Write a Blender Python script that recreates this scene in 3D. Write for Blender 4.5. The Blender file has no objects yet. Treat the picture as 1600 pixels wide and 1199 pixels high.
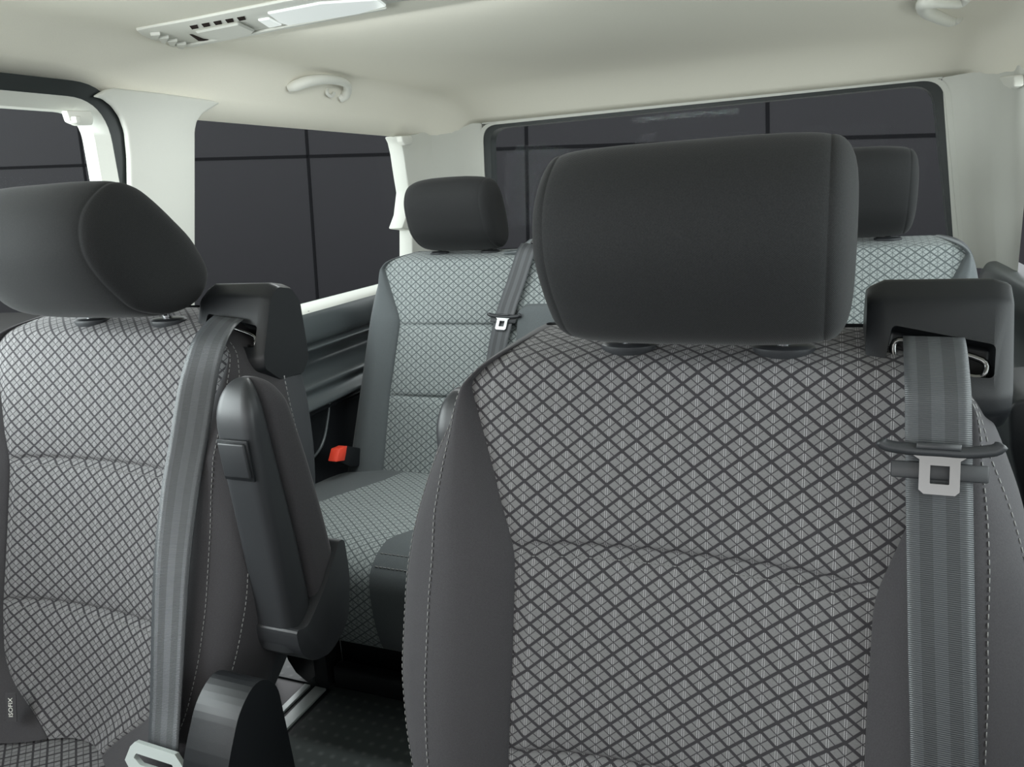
import bpy, bmesh, math, random
from mathutils import Vector, Matrix

random.seed(4)
scene = bpy.context.scene
COL = scene.collection
R = math.radians
IMG_W, IMG_H, FOC = 1600.0, 1199.0, 1200.0

# ------------------------------------------------------------------ camera
YAW, PITCH, ROLL = R(22.8), R(14.3), R(3.7)
CAM = Vector((0.0, 0.0, 1.10))
FWD = Vector((-math.sin(YAW) * math.cos(PITCH), math.cos(YAW) * math.cos(PITCH), -math.sin(PITCH)))
_r = Vector((math.cos(YAW), math.sin(YAW), 0.0))
_u = _r.cross(FWD)
RGT = math.cos(ROLL) * _r - math.sin(ROLL) * _u
UPV = math.cos(ROLL) * _u + math.sin(ROLL) * _r
cd = bpy.data.cameras.new('camera')
cd.sensor_width = 36.0
cd.lens = FOC / IMG_W * 36.0
cd.clip_start = 0.02
cam = bpy.data.objects.new('camera', cd)
COL.objects.link(cam)
rot = Matrix((RGT, UPV, -FWD)).transposed()
cam.matrix_world = Matrix.Translation(CAM) @ rot.to_4x4()
scene.camera = cam

# ------------------------------------------------------------------ world, light, exposure
scene.view_settings.view_transform = 'Standard'
scene.view_settings.look = 'None'
scene.view_settings.gamma = 1.0
scene.view_settings.use_curve_mapping = False
scene.view_settings.exposure = 0.0
world = bpy.data.worlds.new('overcast_sky')
scene.world = world
world.use_nodes = True
bg = world.node_tree.nodes['Background']
bg.inputs['Color'].default_value = (0.96, 0.975, 1.0, 1)
bg.inputs['Strength'].default_value = 3.1

def area_light(name, loc, target, sx, sy, power, color):
    l = bpy.data.lights.new(name, 'AREA')
    l.shape = 'RECTANGLE'; l.size = sx; l.size_y = sy
    l.energy = power; l.color = color
    o = bpy.data.objects.new(name, l); COL.objects.link(o)
    o.location = loc
    d = Vector(target) - Vector(loc)
    o.rotation_euler = d.to_track_quat('-Z', 'Y').to_euler()
    return o

# daylight through the side door window on the right
area_light('right_window_daylight', (0.85, 0.95, 1.15), (-0.6, 1.35, 0.85), 1.9, 0.6, 19, (0.94, 0.98, 1.0))
area_light('left_window_daylight', (-1.50, 0.10, 1.15), (-0.6, 0.9, 0.85), 1.1, 0.6, 35, (0.94, 0.98, 1.0))
area_light('ceiling_fill', (-0.75, -1.45, 1.0), (0.15, 1.6, 1.60), 0.9, 0.4, 7, (1.0, 0.98, 0.94))  # added fill aimed up at the ceiling, in place of bounced light
# the lamp of the ceiling console
area_light('ceiling_lamp_light', (-0.66, 1.185, 1.378), (-0.66, 1.45, 0.5), 0.5, 0.07, 5.5, (0.95, 1.0, 1.0))

# ------------------------------------------------------------------ helpers
def at(px, py, **k):
    """a point of the place seen at a pixel, on a plane x=, y= or z= or at depth D="""
    d = FWD + RGT * ((px - IMG_W / 2) / FOC) + UPV * ((IMG_H / 2 - py) / FOC)
    if 'D' in k:
        return CAM + d * k['D']
    a, v = list(k.items())[0]
    i = 'xyz'.index(a)
    return CAM + d * ((v - CAM[i]) / d[i])

def lerp(a, b, t): return a + (b - a) * t

def interp(tab, z):
    """piecewise linear table [(z, v), ...] in ascending z"""
    if z <= tab[0][0]: return tab[0][1]
    for (z0, v0), (z1, v1) in zip(tab, tab[1:]):
        if z <= z1:
            return lerp(v0, v1, (z - z0) / (z1 - z0))
    return tab[-1][1]

def smooth_interp(tab, z):
    s = 0.0; w = 0.0
    for d in (-2, -1, 0, 1, 2):
        k = (1, 2, 3, 2, 1)[d + 2]
        s += k * interp(tab, z + d * 0.009); w += k
    return s / w

def catmull(pts, n=6, closed=False):
    out = []
    m = len(pts)
    rng = range(m) if closed else range(m - 1)
    for i in rng:
        if closed:
            p0, p1, p2, p3 = pts[(i - 1) % m], pts[i], pts[(i + 1) % m], pts[(i + 2) % m]
        else:
            p0, p1, p2, p3 = pts[max(i - 1, 0)], pts[i], pts[i + 1], pts[min(i + 2, m - 1)]
        p0, p1, p2, p3 = map(Vector, (p0, p1, p2, p3))
        for k in range(n):
            t = k / n
            out.append(0.5 * ((2 * p1) + (p2 - p0) * t + (2 * p0 - 5 * p1 + 4 * p2 - p3) * t * t + (3 * p1 - p0 - 3 * p2 + p3) * t ** 3))
    if not closed:
        out.append(Vector(pts[-1]))
    return out

def empty(name, loc=(0, 0, 0)):
    o = bpy.data.objects.new(name, None)
    COL.objects.link(o); o.location = loc
    o.empty_display_size = 0.05
    return o

def tag(o, label=None, cat=None, group=None, kind=None):
    if label: o['label'] = label
    if cat: o['category'] = cat
    if group: o['group'] = group
    if kind: o['kind'] = kind
    return o

def link_bm(name, bm, mat, parent=None, smooth=True, label=None, kind=None, flat_angle=None, recalc=True):
    if recalc:
        bmesh.ops.recalc_face_normals(bm, faces=bm.faces[:])
    me = bpy.data.meshes.new(name)
    bm.to_mesh(me); bm.free()
    for p in me.polygons: p.use_smooth = smooth
    if mat: me.materials.append(mat)
    if smooth and flat_angle:
        me.set_sharp_from_angle(angle=R(flat_angle))
    o = bpy.data.objects.new(name, me)
    COL.objects.link(o)
    if parent: o.parent = parent
    if label: o['label'] = label
    if kind: o['kind'] = kind
    return o

def grid_bm(rows, closed_u=False, cap_start=False, cap_end=False, uvs=None, bm=None):
    bm = bm or bmesh.new()
    vs = [[bm.verts.new(p) for p in row] for row in rows]
    uvl = bm.loops.layers.uv.verify() if uvs else None
    n = len(rows[0])
    for j in range(len(rows) - 1):
        for i in range(n if closed_u else n - 1):
            k = (i + 1) % n
            try:
                f = bm.faces.new((vs[j][i], vs[j][k], vs[j + 1][k], vs[j + 1][i]))
            except ValueError:
                continue
            if uvs:
                for l, q in zip(f.loops, ((j, i), (j, k), (j + 1, k), (j + 1, i))):
                    l[uvl].uv = uvs[q[0]][q[1]]
    if cap_start: bm.faces.new(vs[0])
    if cap_end: bm.faces.new(vs[-1])
    return bm

def prism_bm(poly, vec, bevel=0.0, seg=2, bm=None):
    """closed polygon of 3D points extruded by vec"""
    b = bmesh.new()
    vec = Vector(vec)
    a = [b.verts.new(p) for p in poly]
    c = [b.verts.new(Vector(p) + vec) for p in poly]
    b.faces.new(a); b.faces.new(c[::-1])
    n = len(poly)
    for i in range(n):
        b.faces.new((a[i], a[(i + 1) % n], c[(i + 1) % n], c[i]))
    bmesh.ops.recalc_face_normals(b, faces=b.faces[:])
    if bevel:
        bmesh.ops.bevel(b, geom=b.edges[:], offset=bevel, segments=seg, affect='EDGES', profile=0.5, clamp_overlap=True)
    return b

def box_bm(lo, hi, bevel=0.0, seg=2):
    x0, y0, z0 = lo; x1, y1, z1 = hi
    return prism_bm([(x0, y0, z0), (x1, y0, z0), (x1, y1, z0), (x0, y1, z0)], (0, 0, z1 - z0), bevel, seg)

def merge(dst, src):
    me = bpy.data.meshes.new('tmp'); src.to_mesh(me); src.free()
    dst.from_mesh(me); bpy.data.meshes.remove(me)
    return dst

def tube_bm(path, r, seg=12, closed=False, bm=None, flat=1.0):
    """round tube (radius number or list) along a path"""
    path = [Vector(p) for p in path]
    rows = []
    n = len(path)
    up = None
    for i, p in enumerate(path):
        t = (path[(i + 1) % n] if (closed or i < n - 1) else p) - (path[i - 1] if (closed or i > 0) else p)
        t.normalize()
        if up is None:
            up = Vector((0, 0, 1)) if abs(t.z) < 0.9 else Vector((1, 0, 0))
        s = t.cross(up).normalized(); up = s.cross(t).normalized()
        rr = r[i] if isinstance(r, (list, tuple)) else r
        rows.append([p + (s * math.cos(a) + up * math.sin(a) * flat) * rr for a in [2 * math.pi * k / seg for k in range(seg)]])
    if closed: rows.append(rows[0])
    b = grid_bm(rows, closed_u=True, cap_start=not closed, cap_end=not closed, bm=bm)
    if closed: bmesh.ops.remove_doubles(b, verts=b.verts[:], dist=1e-6)
    return b

def round_poly(pts, r, n=6):
    """2D polygon with rounded corners; r number or list"""
    out = []
    m = len(pts)
    for i in range(m):
        p0, p1, p2 = Vector(pts[i - 1]), Vector(pts[i]), Vector(pts[(i + 1) % m])
        rr = r[i] if isinstance(r, (list, tuple)) else r
        a = (p0 - p1); b = (p2 - p1)
        rr = min(rr, a.length * 0.49, b.length * 0.49)
        if rr <= 1e-6:
            out.append(p1); continue
        a = p1 + a.normalized() * rr; b = p1 + b.normalized() * rr
        for k in range(n + 1):
            t = k / n
            out.append(a * (1 - t) ** 2 + p1 * 2 * t * (1 - t) + b * t * t)
    return out

def ring_frame_bm(outer, inner, vec):
    """frame between two closed point loops of equal length, extruded by vec"""
    b = bmesh.new(); vec = Vector(vec); n = len(outer)
    L = [[b.verts.new(Vector(p) + o) for p in loop] for loop, o in
         ((outer, Vector()), (inner, Vector()), (inner, vec), (outer, vec))]
    for q in range(4):
        A, B = L[q], L[(q + 1) % 4]
        for i in range(n):
            k = (i + 1) % n
            b.faces.new((A[i], A[k], B[k], B[i]))
    return b

def boolean_cut(o, cutter_bm):
    c = link_bm('cutter', cutter_bm, None)
    c.parent = o.parent
    m = o.modifiers.new('b', 'BOOLEAN'); m.object = c; m.operation = 'DIFFERENCE'; m.solver = 'EXACT'
    bpy.context.view_layer.update()
    dg = bpy.context.evaluated_depsgraph_get()
    me = bpy.data.meshes.new_from_object(o.evaluated_get(dg))
    o.modifiers.clear()
    o.data = me
    bpy.data.objects.remove(c)
    me.set_sharp_from_angle(angle=R(35))

# ------------------------------------------------------------------ materials
class NG:
    """tiny node-graph writer"""
    def __init__(self, name, rough=0.6, spec=0.3):
        self.m = bpy.data.materials.new(name); self.m.use_nodes = True
        self.t = self.m.node_tree; self.n = self.t.nodes
        self.b = self.n['Principled BSDF']
        self.b.inputs['Roughness'].default_value = rough
        self.b.inputs['Specular IOR Level'].default_value = spec
    def link(self, a, b): self.t.links.new(a, b)
    def math(self, op, a, b=None, c=None):
        n = self.n.new('ShaderNodeMath'); n.operation = op
        for i, v in enumerate((a, b, c)):
            if v is None: continue
            if isinstance(v, (int, float)): n.inputs[i].default_value = v
            else: self.link(v, n.inputs[i])
        return n.outputs[0]
    def uv(self):
        n = self.n.new('ShaderNodeUVMap')
        s = self.n.new('ShaderNodeSeparateXYZ'); self.link(n.outputs[0], s.inputs[0])
        return s.outputs[0], s.outputs[1], n.outputs[0]
    def obj(self):
        n = self.n.new('ShaderNodeTexCoord')
        s = self.n.new('ShaderNodeSeparateXYZ'); self.link(n.outputs['Object'], s.inputs[0])
        return s.outputs[0], s.outputs[1], s.outputs[2], n.outputs['Object']
    def noise(self, vec, scale, detail=2):
        n = self.n.new('ShaderNodeTexNoise'); n.inputs['Scale'].default_value = scale
        n.inputs['Detail'].default_value = detail
        self.link(vec, n.inputs['Vector']); return n.outputs['Fac']
    def mix(self, fac, a, b):
        n = self.n.new('ShaderNodeMix'); n.data_type = 'RGBA'
        if isinstance(fac, (int, float)): n.inputs[0].default_value = fac
        else: self.link(fac, n.inputs[0])
        for i, v in ((6, a), (7, b)):
            if isinstance(v, tuple): n.inputs[i].default_value = (*v, 1)
            else: self.link(v, n.inputs[i])
        return n.outputs[2]
    def color(self, c):
        if isinstance(c, tuple): self.b.inputs['Base Color'].default_value = (*c, 1)
        else: self.link(c, self.b.inputs['Base Color'])
    def bump(self, h, strength=0.3, dist=0.001):
        n = self.n.new('ShaderNodeBump'); n.inputs['Strength'].default_value = strength
        n.inputs['Distance'].default_value = dist
        self.link(h, n.inputs['Height']); self.link(n.outputs[0], self.b.inputs['Normal'])

def simple(name, c, rough=0.6, spec=0.3, metal=0.0, noise=0.0, nscale=400, bump=0.0, sheen=0.0):
    g = NG(name, rough, spec); g.b.inputs['Metallic'].default_value = metal
    if noise or bump:
        v = g.obj()[3]; f = g.noise(v, nscale, 3)
        if noise:
            g.color(g.mix(f, tuple(x * (1 - noise) for x in c), tuple(min(1, x * (1 + noise)) for x in c)))
        else: g.color(c)
        if bump: g.bump(f, bump, 0.0006)
    else: g.color(c)
    if sheen:
        g.b.inputs['Sheen Weight'].default_value = sheen
        g.b.inputs['Sheen Roughness'].default_value = 0.45
    return g.m

def twill(name, c, period=0.0016, contrast=0.35, sheen=0.25):
    """fine diagonal weave laid on object space"""
    g = NG(name, 0.85, 0.15)
    x, y, z, v = g.obj()
    s = g.math('ADD', g.math('MULTIPLY', x, 1.0), g.math('MULTIPLY', z, 1.7))
    s = g.math('ADD', s, g.math('MULTIPLY', y, 0.7))
    w = g.math('SINE', g.math('MULTIPLY', s, 2 * math.pi / period))
    f = g.math('ADD', g.math('MULTIPLY', w, 0.25), g.math('MULTIPLY', g.noise(v, 900, 2), 0.9))
    g.color(g.mix(f, tuple(q * (1 - contrast) for q in c), tuple(q * (1 + contrast) for q in c)))
    g.bump(f, 0.25, 0.0005)
    g.b.inputs['Sheen Weight'].default_value = sheen
    g.b.inputs['Sheen Roughness'].default_value = 0.4
    return g.m

def lattice(name, light, dark, thread, W=0.0270, H=0.0220, sheen=0.06):
    """woven diamond lattice: thick dark diagonals, thin diagonals halving each diamond, dotted vertical threads"""
    g = NG(name, 0.85, 0.15)
    u, v, uv = g.uv()
    U = g.math('DIVIDE', u, W); V = g.math('DIVIDE', v, H)
    a = g.math('ADD', U, V); b = g.math('SUBTRACT', U, V)
    def dist(q, k=1.0):                                   # distance to the nearest integer
        q = g.math('MULTIPLY', q, k)
        return g.math('ABSOLUTE', g.math('SUBTRACT', g.math('FRACT', g.math('ADD', q, 1000.5)), 0.5))
    def line(d, w, soft):
        n = g.n.new('ShaderNodeMapRange'); n.clamp = True
        g.link(d, n.inputs[0]); n.inputs[1].default_value = w; n.inputs[2].default_value = w + soft
        n.inputs[3].default_value = 1.0; n.inputs[4].default_value = 0.0
        return n.outputs[0]
    thick = g.math('MAXIMUM', line(dist(a), 0.066, 0.03), line(dist(b), 0.066, 0.03))
    thin = g.math('MAXIMUM', line(dist(a, 2.0), 0.038, 0.04), line(dist(b, 2.0), 0.038, 0.04))
    dv = dist(U, 2.0)
    band = line(dv, 0.085, 0.03)
    core = line(dv, 0.02, 0.02)
    dots = g.math('GREATER_THAN', g.math('SINE', g.math('MULTIPLY', v, 2 * math.pi / 0.00135)), -0.1)
    weave = g.math('MULTIPLY', g.math('SINE', g.math('MULTIPLY', v, 2 * math.pi / 0.0009)), 0.12)
    base = g.mix(g.math('ADD', weave, g.noise(uv, 700, 2)), tuple(q * 0.78 for q in light), tuple(q * 1.12 for q in light))
    t = g.mix(dots, tuple(q * 0.7 for q in thread), tuple(q * 1.2 for q in thread))
    edge = g.math('MULTIPLY', g.math('SUBTRACT', line(dv, 0.11, 0.02), band), 0.55)
    c = g.mix(band, base, t)
    c = g.mix(edge, c, dark)
    c = g.mix(g.math('MULTIPLY', core, 0.85), c, dark)
    c = g.mix(g.math('MULTIPLY', thin, 0.92), c, dark)
    c = g.mix(thick, c, dark)
    g.color(c)
    g.bump(g.math('SUBTRACT', g.math('MULTIPLY', weave, 2.0), g.math('MULTIPLY', thick, 0.6)), 0.3, 0.0006)
    g.b.inputs['Sheen Weight'].default_value = sheen
    g.b.inputs['Sheen Roughness'].default_value = 0.4
    return g.m

def webbing_mat():
    g = NG('belt_webbing', 0.42, 0.5)
    u, v, uv = g.uv()
    s = g.math('ABSOLUTE', g.math('SUBTRACT', u, 0.5))
    st = g.math('COSINE', g.math('MULTIPLY', s, 2 * math.pi / 0.4))
    st = g.math('MULTIPLY', g.math('GREATER_THAN', st, 0.0), 1.0)
    rib = g.math('SINE', g.math('MULTIPLY', v, 2 * math.pi / 0.0016))
    f = g.math('ADD', g.math('MULTIPLY', st, 0.55), g.math('MULTIPLY', rib, 0.12))
    g.color(g.mix(f, (0.030, 0.032, 0.035), (0.066, 0.071, 0.076)))
    edge = g.math('GREATER_THAN', s, 0.46)
    g.link(g.math('ADD', g.math('MULTIPLY', st, -0.12), 0.5), g.b.inputs['Roughness'])
    g.bump(g.math('ADD', rib, g.math('MULTIPLY', edge, 1.5)), 0.35, 0.0004)
    return g.m

def headliner_mat():
    g = NG('headliner_fabric', 0.95, 0.05)
    v = g.obj()[3]
    f = g.noise(v, 700, 3)
    g.color(g.mix(f, (0.70, 0.675, 0.59), (0.77, 0.745, 0.655)))
    g.bump(f, 0.2, 0.0006)
    return g.m

def rubber_floor_mat():
    g = NG('studded_rubber_floor', 0.55, 0.35)
    x, y, z, v = g.obj()
    d = g.math('POWER', g.math('ABSOLUTE', g.math('MULTIPLY', g.math('SINE', g.math('MULTIPLY', x, 110)), g.math('SINE', g.math('MULTIPLY', y, 110)))), 6)
    g.color(g.mix(d, (0.055, 0.064, 0.062), (0.10, 0.11, 0.108)))
    g.bump(d, 0.5, 0.002)
    return g.m

def glass_mat():
    m = bpy.data.materials.new('window_glass'); m.use_nodes = True
    t = m.node_tree; t.nodes.clear()
    o = t.nodes.new('ShaderNodeOutputMaterial'); mx = t.nodes.new('ShaderNodeMixShader')
    tr = t.nodes.new('ShaderNodeBsdfTransparent'); gl = t.nodes.new('ShaderNodeBsdfGlossy')
    lw = t.nodes.new('ShaderNodeLayerWeight'); lw.inputs[0].default_value = 0.5
    pw = t.nodes.new('ShaderNodeMath'); pw.operation = 'POWER'; pw.inputs[1].default_value = 4.0
    fr = t.nodes.new('ShaderNodeMath'); fr.operation = 'MULTIPLY_ADD'; fr.inputs[1].default_value = 0.02; fr.inputs[2].default_value = 0.0015
    t.links.new(lw.outputs['Facing'], pw.inputs[0]); t.links.new(pw.outputs[0], fr.inputs[0])
    tr.inputs[0].default_value = (0.90, 0.93, 0.92, 1); gl.inputs['Roughness'].default_value = 0.0
    gl.inputs[0].default_value = (0.35, 0.35, 0.35, 1)
    t.links.new(fr.outputs[0], mx.inputs[0]); t.links.new(tr.outputs[0], mx.inputs[1])
    t.links.new(gl.outputs[0], mx.inputs[2]); t.links.new(mx.outputs[0], o.inputs[0])
    return m

def facade_mat(name, c):
    g = NG(name, 0.55, 0.25)
    v = g.obj()[3]; f = g.noise(v, 3, 4)
    g.color(g.mix(f, tuple(q * 0.93 for q in c), tuple(q * 1.07 for q in c)))
    return g.m

M = {}
M['liner'] = headliner_mat()
M['trim'] = simple('light_grey_trim_plastic', (0.51, 0.515, 0.475), 0.6, 0.25, noise=0.04, nscale=900, bump=0.15)
M['lattice'] = lattice('lattice_fabric', (0.150, 0.147, 0.149), (0.033, 0.031, 0.034), (0.26, 0.256, 0.26))
M['lattice_lit'] = lattice('lattice_fabric_lit_copy', (0.265, 0.29, 0.287), (0.085, 0.098, 0.100), (0.235, 0.255, 0.255))  # same fabric as the middle row, lightened to paint in stronger light
M['plain'] = twill('plain_twill_fabric', (0.047, 0.045, 0.048), contrast=0.3, sheen=0.10)
M['plain_lit'] = twill('plain_twill_fabric_lit_copy', (0.085, 0.094, 0.098), contrast=0.3, sheen=0.10)  # same twill again, the extra light on the bench put into its colour
M['head'] = twill('headrest_fabric', (0.019, 0.0195, 0.020), period=0.0020, contrast=0.45, sheen=0.05)
M['belt'] = webbing_mat()
M['black'] = simple('black_plastic', (0.008, 0.009, 0.0105), 0.40, 0.32, bump=0.12, nscale=1400)
M['dark'] = simple('dark_grey_plastic', (0.024, 0.0255, 0.028), 0.42, 0.38, bump=0.1, nscale=1400)
M['side'] = simple('side_panel_plastic', (0.058, 0.067, 0.070), 0.34, 0.5, bump=0.08, nscale=1200)
M['shell'] = simple('seat_shell_plastic', (0.030, 0.032, 0.036), 0.55, 0.3, bump=0.1, nscale=1200)
M['rubber'] = simple('black_rubber', (0.010, 0.014, 0.014), 0.5, 0.4)
M['chrome'] = simple('chrome', (0.75, 0.76, 0.78), 0.12, 0.5, metal=1.0)
M['steel'] = simple('brushed_steel', (0.19, 0.19, 0.188), 0.26, 0.5, metal=1.0)
M['white'] = simple('white_plastic', (0.60, 0.60, 0.55), 0.45, 0.4)
M['lens'] = simple('milky_lamp_lens', (0.86, 0.88, 0.86), 0.12, 0.6)
M['lens'].node_tree.nodes['Principled BSDF'].inputs['Emission Color'].default_value = (0.92, 1.0, 0.98, 1)
M['lens'].node_tree.nodes['Principled BSDF'].inputs['Emission Strength'].default_value = 0.35
M['thread'] = simple('light_grey_thread', (0.21, 0.21, 0.206), 0.8, 0.1)
M['red'] = simple('red_button_plastic', (0.75, 0.06, 0.03), 0.4, 0.5)
M['void'] = simple('vent_opening', (0.02, 0.012, 0.010), 0.9, 0.1)
M['floor'] = rubber_floor_mat()
M['sill'] = simple('silver_sill_strip', (0.55, 0.60, 0.58), 0.35, 0.5, metal=0.3)
M['glass'] = glass_mat()
M['facade'] = facade_mat('dark_facade_panel', (0.0095, 0.0086, 0.0112))
M['joint'] = simple('facade_joint', (0.004, 0.004, 0.005), 0.8, 0.1)
M['bounce_apron'] = facade_mat('bounce_paving', (0.52, 0.51, 0.48))  # pale tone chosen to throw light up into the van
M['yard'] = facade_mat('dark_yard_paving', (0.050, 0.048, 0.047))

# ------------------------------------------------------------------ setting: body of the van
XL, XR, XC = -1.22, 0.42, -0.40
YR = 2.50
YF = -1.30
ZC = 1.40

def ceiling_z(x, y):
    a = 0.71
    qx = min(1.0, max(0.0, abs(x - XC) - a) / (0.82 - a))
    qy = min(1.0, max(0.0, y - 2.14) / 0.36)
    e = max(0.0, min(1.0, (y - 0.98) / 0.24)); e = e * e * (3 - 2 * e)
    hx = 0.122 if x > XC else lerp(0.080, 0.122, e)
    return ZC - hx * qx ** 2.0 - 0.085 * qy ** 1.9 - 0.012 * max(0.0, (y - 1.0) / 1.5) * (1 - qy)

rows = []
for j in range(97):
    y = lerp(YF, YR, j / 96)
    row = [(x, y, ceiling_z(x, y)) for x in [lerp(XL, XR, i / 72) for i in range(73)]]
    rows.append(row)
bm = grid_bm(rows)
o = link_bm('ceiling', bm, M['liner'], recalc=False); tag(o, kind='structure')
sm = o.modifiers.new('thick', 'SOLIDIFY'); sm.thickness = 0.035; sm.offset = 1.0

# floor, with silver strips of the door sill
fb = box_bm((-1.03, YF, -0.05), (XR, 1.262, 0.0))
merge(fb, box_bm((-1.24, 1.262, -0.05), (XR, YR, 0.0)))
o = link_bm('floor', fb, M['floor'], smooth=False); tag(o, kind='structure')
sill = empty('trim_1', (-1.12, 1.0, -0.02)); tag(sill, kind='structure')
def place(o, parent):
    """child whose mesh is in world coordinates"""
    o.parent = parent; o.matrix_parent_inverse = Matrix.Translation(-Vector(parent.location)); return o
def wpart(name, bm, mat, parent, **k):
    o = link_bm(name, bm, mat, **k); return place(o, parent)
wpart('sill_base', box_bm((-1.24, -0.6, -0.05), (-1.03, 1.262, -0.004), 0.002), M['black'], sill, smooth=False)
wpart('sill_strip', box_bm((-1.075, -0.6, -0.006), (-1.045, 1.255, 0.001), 0.001), M['sill'], sill, smooth=False)
wpart('sill_strip', box_bm((-1.105, -0.6, -0.006), (-1.089, 1.255, 0.001), 0.001), M['sill'], sill, smooth=False)

def plane_pts(lst, x): return [at(px, py, x=x) for px, py in lst]

# left wall: lower trim as one moulded profile along the van
wall = empty('wall_left', (XL, 1.5, 0.4)); tag(wall, kind='structure')
prof = [(-1.262, 0.842), (-1.215, 0.838), (-1.196, 0.828), (-1.188, 0.812), (-1.184, 0.79), (-1.186, 0.762), (-1.196, 0.752), (-1.204, 0.748),
        (-1.190, 0.744), (-1.185, 0.739), (-1.194, 0.733), (-1.225, 0.722), (-1.245, 0.700), (-1.240, 0.684), (-1.214, 0.668), (-1.182, 0.655), (-1.176, 0.645),
        (-1.184, 0.632), (-1.180, 0.622), (-1.164, 0.608), (-1.162, 0.600), (-1.170, 0.594), (-1.196, 0.588), (-1.188, 0.576), (-1.196, 0.568), (-1.200, 0.50), (-1.196, 0.42), (-1.19, 0.25), (-1.15, 0.05), (-1.10, 0.0)]
prof_d = [Vector((p[0], 0, p[1])) for p in prof]
prof_s = catmull(prof_d, 3)
cut = 8
def profile_strip(pts, y0, y1, n=30):
    rows = []
    for j in range(n + 1):
        y = lerp(y0, y1, j / n)
        rows.append([(p.x, y, p.z) for p in pts])
    return grid_bm(rows)
wpart('window_ledge', profile_strip(prof_s[:7], 1.262, YR), M['trim'], wall, recalc=False)
wpart('lower_panel', profile_strip(prof_s[6:67], 1.262, YR), M['side'], wall, recalc=False)
wpart('pocket_panel', profile_strip(prof_s[66:], 1.262, YR), M['black'], wall, recalc=False)
# raised pocket outline in the lower panel
pk = catmull(plane_pts([(455, 742), (490, 715), (505, 690), (512, 655), (515, 622)], -1.196), 6)
wpart('panel_edge', tube_bm(pk, 0.004, 8), M['side'], wall)
# small black drain clip on the ledge
wpart('ledge_clip', prism_bm(plane_pts([(476, 492), (482, 486), (496, 485), (498, 489), (486, 494)], -1.20), (-0.012, 0, 0), 0.001), M['rubber'], wall)

# pillar between sliding door and side window
flare = [(205, 300), (206, 420), (206, 560), (306, 560), (306, 300), (306, 205), (309, 190), (318, 178), (335, 167), (346, 161), (330, 156), (260, 146), (180, 137), (168, 139), (150, 150),
         (166, 154), (180, 165), (192, 182), (200, 205), (204, 245)]
pil = prism_bm(plane_pts(flare, -1.183), (-0.014, 0, 0), 0.005, 3)
wpart('door_pillar_trim', pil, M['trim'], wall, flat_angle=40)
# rear quarter pillar
qp = [(622, 212), (627, 222), (631, 240), (634, 262), (640, 300), (636, 335), (628, 357), (645, 359), (645, 560), (790, 560), (765, 300), (765, 215), (762, 198),
      (742, 185), (728, 176), (716, 174), (702, 180), (680, 196), (655, 208), (635, 212)]
wpart('rear_pillar_trim', prism_bm(plane_pts(qp, -1.205), (-0.05, 0, 0), 0.006, 2), M['trim'], wall, flat_angle=40)

# sliding door (outer)
door = empty('door_1', (-1.24, 0.6, 0.4)); tag(door, kind='structure')
# door window surround: a light band between rubber seal and glass, with a rounded rear corner
def loop3(pts2, x): return [Vector((x, p.x, p.y)) for p in pts2]
o2 = round_poly([Vector((-0.55, 0.72)), Vector((1.080, 0.72)), Vector((1.080, 1.297)), Vector((-0.55, 1.297))], [0.02, 0.02, 0.075, 0.02], 10)
i2 = round_poly([Vector((-0.47, 0.88)), Vector((1.052, 0.88)), Vector((1.060, 1.276)), Vector((-0.47, 1.276))], [0.02, 0.03, 0.05, 0.02], 10)
wpart('window_surround', ring_frame_bm(loop3(o2, -1.205), loop3(i2, -1.222), (-0.03, 0, 0)), M['trim'], door, flat_angle=50)
r2 = round_poly([Vector((-0.58, 0.68)), Vector((1.104, 0.68)), Vector((1.104, 1.322)), Vector((-0.58, 1.322))], [0.02, 0.02, 0.090, 0.02], 10)
wpart('door_seal', ring_frame_bm(loop3(r2, -1.198), loop3(o2, -1.204), (-0.03, 0, 0)), M['rubber'], door, flat_angle=50)
wpart('door_panel', box_bm((-1.26, -0.58, -0.05), (-1.20, 1.27, 0.82), 0.01), M['side'], door, flat_angle=40)
# small latch on the surround
lt = prism_bm([at(px, py, x=-1.20) for px, py in [(104, 172), (143, 173), (147, 186), (146, 195), (124, 196), (110, 190)]], (-0.015, 0, 0), 0.003, 2)
merge(lt, prism_bm([at(px, py, x=-1.188) for px, py in [(118, 181), (127, 181), (128, 192), (120, 192)]], (-0.02, 0, 0), 0.002, 2))
wpart('blind_hook', lt, M['white'], door, flat_angle=40)

def window(name, pts, vec, frame=None):
    w = tag(link_bm(name, prism_bm(pts, vec), M['glass'], smooth=False), kind='structure')
    return w
window('window_1', [(-1.246, -0.50, 0.86), (-1.246, 1.09, 0.86), (-1.246, 1.09, 1.30), (-1.246, -0.50, 1.30)], (-0.004, 0, 0))
window('window_2', [(-1.252, 1.17, 0.80), (-1.252, 2.32, 0.80), (-1.252, 2.32, 1.285), (-1.252, 1.17, 1.285)], (-0.004, 0, 0))

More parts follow.
